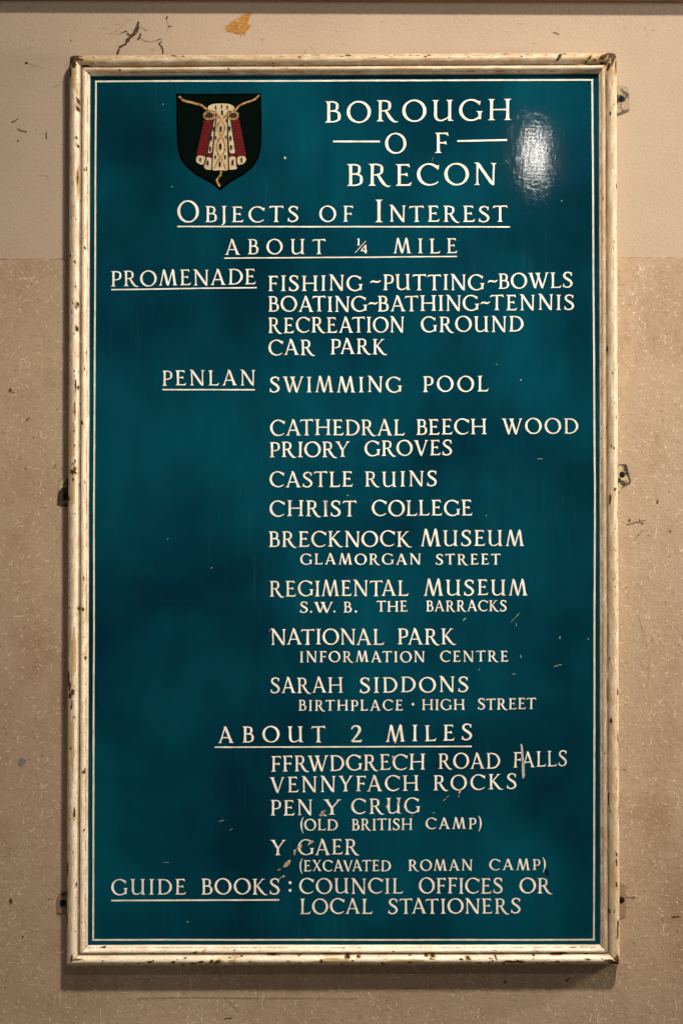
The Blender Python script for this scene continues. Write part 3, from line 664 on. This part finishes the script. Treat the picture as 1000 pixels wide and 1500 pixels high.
line("lettering CAR PARK", [("CAR", 393.2, 461.6, 497.6, 520.2, 519.6), ("PARK", 483.7, 566.7, 496.6, 518.8, 518.6)])
line("underlined lettering PENLAN", [("PENLAN", 237.5, 373.8, 543, 565, 564.2, {"wk": 1.0})], [(238, 570.8, 373.3, 570.8, 2.2)])
line("lettering SWIMMING POOL", [("SWIMMING", 394.9, 588.8, 552.2, 574.7, 574.6), ("POOL", 619, 715.4, 551.6, 574.2, 573.6)])
line("lettering CATHEDRAL BEECH WOOD", [("CATHEDRAL", 395.6, 592.9, 615, 637.8, 637.4), ("BEECH", 609.2, 712.6, 614, 636.5, 636.2), ("WOOD", 734.4, 846.4, 613.4, 635.8, 635.4)])
line("lettering PRIORY GROVES", [("PRIORY", 394.9, 512.7, 647.4, 669.6, 669.2), ("GROVES", 533.6, 661.6, 646.4, 668.6, 666.8)])
line("lettering CASTLE RUINS", [("CASTLE", 395, 516.8, 691.2, 713.4, 713), ("RUINS", 534.3, 639.2, 690.8, 712.9, 712.2)])
line("lettering CHRIST COLLEGE", [("CHRIST", 395, 522, 733.4, 756.3, 756), ("COLLEGE", 544.4, 691.8, 733, 755.8, 754.8)])
line("lettering BRECKNOCK MUSEUM", [("BRECKNOCK", 393.7, 603, 778.6, 801.2, 800.4), ("MUSEUM", 615.4, 767.5, 777, 799.8, 799.2, {"first": 1.08})])
line("small lettering GLAMORGAN STREET", [("GLAMORGAN", 439.5, 616.2, 811.2, 826.9, 826.9), ("STREET", 637.8, 733, 811.4, 826.9, 826.8)])
line("lettering REGIMENTAL MUSEUM", [("REGIMENTAL", 394.9, 598.4, 851, 873.7, 872.8), ("MUSEUM", 620.2, 772.2, 849.5, 872.2, 871.8, {"first": 1.05})])
line("small lettering S.W.B. THE BARRACKS", [("S", 439.3, 450.8, 881.8, 897.4, None), ("W", 458.7, 488, 881.8, 897.2, None), ("B", 502.9, 515, 881.6, 897.3, None), ("THE", 550.9, 597.2, 880.4, 896.2, 896), ("BARRACKS", 623.8, 741.4, 880, 895.9, 895.2)], (), (), [(455.6, 896, 1.5), (489.6, 895.8, 1.5), (521, 895.8, 1.6)])
line("lettering NATIONAL PARK", [("NATIONAL", 396.3, 562.9, 921.8, 944.6, 944.2), ("PARK", 582, 667.8, 920.9, 944, 943.6)])
line("small lettering INFORMATION CENTRE", [("INFORMATION", 438.8, 621.8, 954.2, 970, 969.8), ("CENTRE", 644.2, 744.2, 953.4, 969.3, 969)])
line("lettering SARAH SIDDONS", [("SARAH", 396.3, 502.4, 992.8, 1015.2, 1014.8), ("SIDDONS", 526.9, 685.4, 992.4, 1014.7, 1013.4)])
line("small lettering BIRTHPLACE HIGH STREET", [("BIRTHPLACE", 437.1, 590, 1025.6, 1041.2, 1040.6), ("HIGH", 617.4, 680.6, 1024.6, 1040.2, 1039.9), ("STREET", 699.4, 784.8, 1023.3, 1039.4, 1038.8)], (), (), [(604.4, 1031.6, 2)])
line("underlined lettering ABOUT 2 MILES", [("ABOUT", 319.2, 477, 1064.6, 1088, 1087, {"wk": 1.1}), ("2", 513.8, 530.4, 1062.8, 1086.6, None, {"wk": 1.1}), ("MILES", 564.6, 691, 1063, 1086.4, 1083.8, {"wk": 1.1})], [(314.4, 1094.6, 690.4, 1093.4, 2.3)])
line("lettering FFRWDGRECH ROAD FALLS", [("FFRWDGRECH", 397, 622.4, 1107.6, 1130.4, 1127.0), ("ROAD", 641.4, 732.2, 1103.8, 1126.3, 1125.2), ("FALLS", 751.2, 829.6, 1101.8, 1124.3, 1122.4)])
line("lettering VENNYFACH ROCKS", [("VENNYFACH", 395, 613.4, 1138.8, 1161.4, 1157.6), ("ROCKS", 634.2, 756, 1135.6, 1157.8, 1155.6)])
line("lettering PEN Y CRUG", [("PEN", 396, 457.8, 1172, 1194.6, 1194.2), ("Y", 472.8, 500, 1171, 1193.4, None), ("CRUG", 514.4, 615.4, 1170, 1192.4, 1191.4)])
line("small lettering OLD BRITISH CAMP in brackets", [("(OLD", 439.8, 494.6, 1200.2, 1216.6, 1216.4), ("BRITISH", 515, 604, 1199.6, 1216.2, 1215.8), ("CAMP)", 623, 705, 1198.4, 1214.4, 1214)])
line("lettering Y GAER", [("Y", 395.4, 419, 1230.4, 1252.8, None), ("GAER", 436, 526.6, 1229.8, 1252.2, 1251.8)])
line("small lettering EXCAVATED ROMAN CAMP in brackets", [("(EXCAVATED", 438.6, 572, 1260, 1276.2, 1276), ("ROMAN", 597.6, 691.6, 1259.3, 1275.4, 1275.1), ("CAMP)", 716.2, 798.8, 1259, 1274.8, 1274.4)])
line("underlined lettering GUIDE BOOKS with colon", [("GUIDE", 163.3, 272.8, 1288.2, 1310.8, 1310.4), ("BOOKS", 294.9, 409.8, 1287.4, 1310.4, 1309.8)], [(163.3, 1319.2, 409, 1318.2, 2.6)], (), [(424.8, 1293, 2.2), (424.8, 1304.2, 2.2)])
line("lettering COUNCIL OFFICES OR", [("COUNCIL", 438.2, 590.6, 1286.8, 1309, 1308.8), ("OFFICES", 613.4, 735.8, 1286.4, 1308.9, 1308.6), ("OR", 760.2, 808.6, 1286, 1308.4, 1308)])
line("lettering LOCAL STATIONERS", [("LOCAL", 439.2, 545.8, 1316.6, 1338.8, 1338.4), ("STATIONERS", 568.2, 761.8, 1316.6, 1338.4, 1338)])

# thin painted border line
mb = MB()
bl = [(140.9, 119.2), (866.8, 117.0), (869.2, 1376.6), (136.8, 1376.8)]
mids = {1: (870.6, 720), 3: (138.2, 720)}
def border(pts, th_, sd):
    f = []
    for a, b in zip(pts[:-1], pts[1:]):
        for i in range(30): f.append((a[0] + (b[0] - a[0]) * i / 30, a[1] + (b[1] - a[1]) * i / 30))
    f.append(pts[-1]); vert = abs(pts[-1][1] - pts[0][1]) > 200; L, Rr = [], []
    for x, y in f:
        s_ = (y if vert else x); e = .45 * noise.noise((s_ * .006, sd, 0)); w_ = th_ * .43 * (1 + .22 * noise.noise((s_ * .05, sd, 3)))
        L.append(P(x + e - w_, y, INK) if vert else P(x, y + e - w_, INK)); Rr.append(P(x + e + w_, y, INK) if vert else P(x, y + e + w_, INK))
    mb.strip(L, Rr)
h = 1.5
border([(bl[0][0] - h, bl[0][1]), (bl[1][0] + h, bl[1][1])], 2.7, 1)
border([(bl[1][0], bl[1][1] + h), mids[1], (bl[2][0], bl[2][1] - h)], 3.0, 2)
border([(bl[2][0] + h, bl[2][1]), (bl[3][0] - h, bl[3][1])], 2.8, 3)
border([(bl[3][0], bl[3][1] - h), mids[3], (bl[0][0], bl[0][1] + h)], 2.8, 4)
mb.build("border_line", LINE, sign)

# ---------------------------------------------------------------- the crest: a mantle lined with ermine, tied with gold cords, on a dark shield
q = lambda p: (230 + p[0] / 5.556, 110 + p[1] / 5.556)
def smooth_poly(pts, n=5):
    """rounded outline through the measured points"""
    m_ = len(pts); out = []
    for i in range(m_):
        p0, p1, p2, p3 = pts[i - 1], pts[i], pts[(i + 1) % m_], pts[(i + 2) % m_]
        for k in range(n):
            u = k / n
            out.append(tuple(.5 * (2 * p1[d] + (p2[d] - p0[d]) * u * .8 + (-(p2[d] - p0[d]) * .8 * 2 + 6 * (p2[d] - p1[d]) - (p3[d] - p1[d]) * .8) * u * u + ((p2[d] - p0[d]) * .8 - 4 * (p2[d] - p1[d]) + (p3[d] - p1[d]) * .8) * u ** 3) for d in range(2)))
    return out
def area(mb, pts, o, mi=0, sm=True):
    pp = smooth_poly(pts) if sm else pts
    mb.face([P(*q(p), o) for p in pp], mi)
SHIELD = [(158, 150), (330, 152), (515, 151), (680, 150), (845, 149), (848, 230), (851, 330), (852, 440), (850, 520), (845, 600), (826, 678), (780, 748), (700, 815), (600, 872), (550, 908), (515, 942), (480, 908), (430, 874), (320, 815), (237, 745), (190, 680), (170, 600), (163, 500), (159, 400), (158, 300)]
mb = MB(); area(mb, SHIELD, PANEL + .0003, 0, False)
c0 = (505, 480); area(mb, [(c0[0] + (x - c0[0]) * .955, c0[1] + (y - c0[1]) * .955) for x, y in SHIELD], PANEL + .0004, 1, False)
crest = mb.build("crest", [SH_EDGE, SH_IN], sign); crest["label"] = "dark shield with an ermine lined red mantle and gold cords"
o1 = PANEL + .0005
RED_A = [(388, 355), (430, 345), (464, 340), (455, 410), (430, 520), (414, 620), (402, 668), (365, 652), (322, 658), (333, 600), (350, 520), (370, 430)]
RED_B = [(602, 348), (640, 348), (665, 358), (682, 430), (700, 520), (715, 600), (721, 658), (690, 657), (648, 668), (640, 620), (628, 530), (608, 410)]
mb = MB()
for p in (RED_A, RED_B, [(412, 632), (447, 630), (450, 675), (425, 674), (408, 656)], [(582, 645), (606, 628), (640, 630), (646, 664), (604, 674), (584, 662)]): area(mb, p, o1)
mb.build("mantle", RED, crest)
mb = MB(); o2 = PANEL + .0006
for p in ([(415, 266), (425, 248), (462, 235), (520, 231), (580, 234), (615, 247), (632, 268), (622, 287), (578, 294), (562, 330), (545, 352), (526, 362), (506, 350), (490, 325), (478, 294), (425, 288)],
          [(482, 342), (502, 352), (526, 366), (550, 352), (570, 338), (571, 430), (572, 520), (576, 660), (579, 768), (515, 773), (450, 768), (457, 660), (466, 560), (476, 450)],
          [(470, 342), (482, 346), (470, 440), (460, 520), (447, 626), (412, 624), (430, 520), (454, 410)],
          [(580, 348), (592, 344), (610, 430), (625, 530), (637, 626), (592, 628), (585, 520), (580, 430)],
          [(319, 684), (330, 660), (364, 655), (396, 674), (384, 724), (352, 726), (322, 706)], [(398, 672), (446, 682), (443, 764), (404, 768), (382, 744)],
          [(582, 674), (640, 670), (653, 752), (632, 766), (586, 764)], [(654, 672), (690, 660), (716, 666), (725, 690), (708, 716), (662, 730)]): area(mb, p, o2)
mb.build("ermine_lining", ERMINE, crest)
mb = MB(); o3 = PANEL + .0007
def seam(pts, wd=5): 
    L, Rr = rib([(x, y, wd) for x, y in pts], 4, True, 1); mb.strip([P(*q(p), o3) for p in L], [P(*q(p), o3) for p in Rr])
for s_ in ([(482, 345), (468, 470), (452, 640), (447, 768)], [(574, 340), (576, 500), (580, 640), (583, 766)], [(466, 345), (440, 470), (410, 630), (398, 680), (383, 735)], [(598, 345), (622, 500), (642, 640), (652, 750)], [(400, 672), (390, 725)]): seam(s_, 11)
def spot(x, y, k=1.0):
    for i, pts in enumerate([[(0, -22), (7, -8), (5, 2), (9, 14), (0, 8), (-9, 14), (-5, 2), (-7, -8)], [(-2, 4), (2, 4), (4, 24), (0, 18), (-4, 24)]]):
        area(mb, [(x + a * k * 1.5, y + b * k * 1.2) for a, b in pts], o3 + .00003 * (i + 1), 0, False)
for a in [(478, 264, .75), (526, 256, .75), (572, 262, .75), (530, 306, 1), (518, 440, 1.1), (515, 582, 1.25), (512, 727, 1.05), (460, 440, .85), (442, 515, .95), (433, 602, .95), (590, 435, 1), (598, 516, 1), (602, 590, .95), (352, 687, .8), (412, 716, 1), (615, 712, 1.05), (688, 690, .95),
          (474, 668, .8), (554, 668, .8), (560, 505, .7), (478, 510, .7), (562, 370, .6)]: spot(*a)
for cx, cy, rx, ry_ in ((425, 328, 44, 32), (620, 328, 42, 31)): area(mb, [(cx + rx * math.cos(i * .5236), cy + ry_ * math.sin(i * .5236)) for i in range(12)], o3 - .00004, 1)
mb.build("ermine_spot", [BLACK, MAROON], crest)["label"] = "black ermine tails and seams"
mb = MB(); o4 = PANEL + .00082
def cord(pts, wd=16, lay=0):
    f = cat([(x, y, wd) for x, y in pts], 12); tot = 0; L, Rr = [], []
    for i, p in enumerate(f):
        a = f[max(0, i - 1)]; b = f[min(len(f) - 1, i + 1)]; dx, dy = b[0] - a[0], b[1] - a[1]; l = math.hypot(dx, dy) or 1
        tot += l / 2; w_ = wd / 2 * (1 + .22 * math.sin(tot / 3.2)); nx, ny = -dy / l * w_, dx / l * w_
        L.append(P(*q((p[0] + nx, p[1] + ny)), o4 + lay)); Rr.append(P(*q((p[0] - nx, p[1] - ny)), o4 + lay))
    mb.strip(L, Rr)
cord([(182, 172), (215, 205), (290, 225), (360, 245), (412, 285)], 18); cord([(830, 163), (790, 200), (720, 225), (670, 250), (636, 290)], 15)
for k, (cx, cy, rx, ry_) in enumerate(((425, 328, 42, 31), (620, 328, 40, 30))): cord([(cx + rx * math.cos(i * .4488), cy + ry_ * math.sin(i * .4488)) for i in range(15)], 15, .00004)
cord([(455, 296), (480, 312), (525, 364)], 14, .00008); cord([(592, 300), (565, 322), (525, 364), (497, 400), (490, 435), (505, 475), (535, 520), (553, 575), (545, 625), (515, 670), (485, 715), (468, 762)], 14, .00012)
cord([(500, 340), (525, 364), (547, 400), (550, 440), (535, 480), (500, 530), (485, 580), (493, 630), (515, 670), (540, 710), (556, 762)], 14, .00016)
cord([(524, 778), (516, 815), (490, 850), (497, 880), (513, 906)], 16, .0002)
mb.build("gold_cord", GOLD, crest)

# ---------------------------------------------------------------- flakes and scratches on the board
FL = PANEL + .0006
mb = MB()
flat_blob(mb, [(761.9, 1089.5), (763.6, 1090), (764.9, 1093), (766.0, 1104), (767.5, 1120), (768.2, 1137), (766.8, 1139.5), (764.6, 1141), (764.0, 1133), (763.6, 1118), (762.8, 1103)], FL)
for i, pts in enumerate([[(677.5, 909, 2.2), (682, 905.2, 1)], [(755.2, 912, .8), (755.8, 917, 1.6)], [(748, 911, .5), (760, 898, .6)], [(752, 906, .4), (759, 901, .5)], [(819.2, 932, 1), (819.4, 936, 2)], [(762.2, 959, .8), (762.4, 963.5, 1.3)],
                         [(810, 977, .8), (816, 975, 1)], [(816, 974, 1), (822, 973.5, .6)], [(749, 987, .7), (754, 987.6, 1.4)], [(787, 672.6, 1), (794, 672, .8)], [(320, 1204, .6), (328, 1201, 1.5)], [(336, 1216, 1), (341, 1214, .8)],
                         [(648, 1173, 1.2), (653, 1170, .7)], [(654, 1168.4, 1.3), (658, 1165, .6)], [(632, 1190.6, 1), (636.6, 1191, 1.2)], [(602, 1197, .6), (604, 1193, .6)], [(240, 1263, .5), (247, 1263.6, .6)], [(634, 230, .5), (632.5, 236, .5)]]): jag_ribbon(mb, [(a, b, c_ * .75) for a, b, c_ in pts], FL, 0, .2, 200 + i)
for (x, y, r_, s) in [(417.5, 231.2, 1.9, 1), (509, 725.5, .9, 2), (762.4, 556.4, 1, 3), (701.5, 981, .9, 4), (861, 936, .8, 5), (727, 534, .7, 6), (252, 273.5, .8, 7), (239, 152.5, .7, 8), (246, 789, .9, 9), (310, 832, .8, 10), (822, 294, .8, 11), (543, 733, .5, 12), (275, 1350, .9, 13), (712, 755, .7, 14), (395, 924, .6, 15)]:
    flat_blob(mb, blob(x, y, r_, r_, s, 9), FL)
mb.build("paint_scratch", SCRATCH, sign)["label"] = "pale scratch through the lettering and scattered nicks"
mb = MB()
for i, (x, y, rx, ry_, rot) in enumerate([(472.5, 1190.5, 2.6, 3.6, .3), (476, 1194.4, 2.6, 1.6, 0), (469.5, 1194.2, 2.2, 1.5, .2), (475.5, 1187.8, 1.2, 1, 0), (457, 1233, 3, 1.8, -.6), (453, 1236, 3.6, 1.2, -.8), (440, 1239.5, 3.0, 2.4, -.6), (435.5, 1242.5, 2, 1.3, -.7), (432, 1246, 2.2, 1.4, -.9), (431.5, 1250.5, 1.5, 2.2, .2),
                                          (421.4, 1264.6, 6.0, 3.2, -.75), (417.0, 1268.2, 3.6, 1.2, -.5), (409, 1274, 2.6, .9, -.3), (414.8, 1283.8, 2.3, 1.6, -.4), (411, 1286, 1.8, .9, -.9), (568, 1174.5, 1.3, 2.3, .1), (566.5, 1181, 1.2, 2.8, 0), (569, 1187, 1.6, 1.7, .3), (673, 1159.5, 1.5, 3.6, .1), (671.4, 1166, .8, 2, 0), (575.5, 1110, 1.5, 3.4, 0), (579.2, 1088.5, 1.4, .9, 0)]):
    flat_blob(mb, blob(x, y, rx, ry_, 300 + i, 11, rot, .38), FL + .0001)
mb.build("paint_flake", FLAKE, sign)["label"] = "brown and cream flakes where the teal has come away"
mb = MB(); flat_blob(mb, blob(801, 1278, 2.2, 4.6, 5, 11, -.3), FL); flat_blob(mb, blob(798.5, 1274, 1.2, 2, 6), FL)
for i, pts in enumerate([[(477, 734, .6), (478, 745, .5)], [(582, 1171, .6), (586, 1184, .8)], [(484, 1150, .9), (488, 1142, .7)], [(581, 1087, .5), (580, 1096, .6)], [(598.6, 735, .7), (599, 742, .6)], [(446.6, 1236, .5), (440, 1248, .5)]]): jag_ribbon(mb, pts, FL + .0002, 0, .3, 400 + i)
mb.build("touch_up_spot", NAVY, sign)
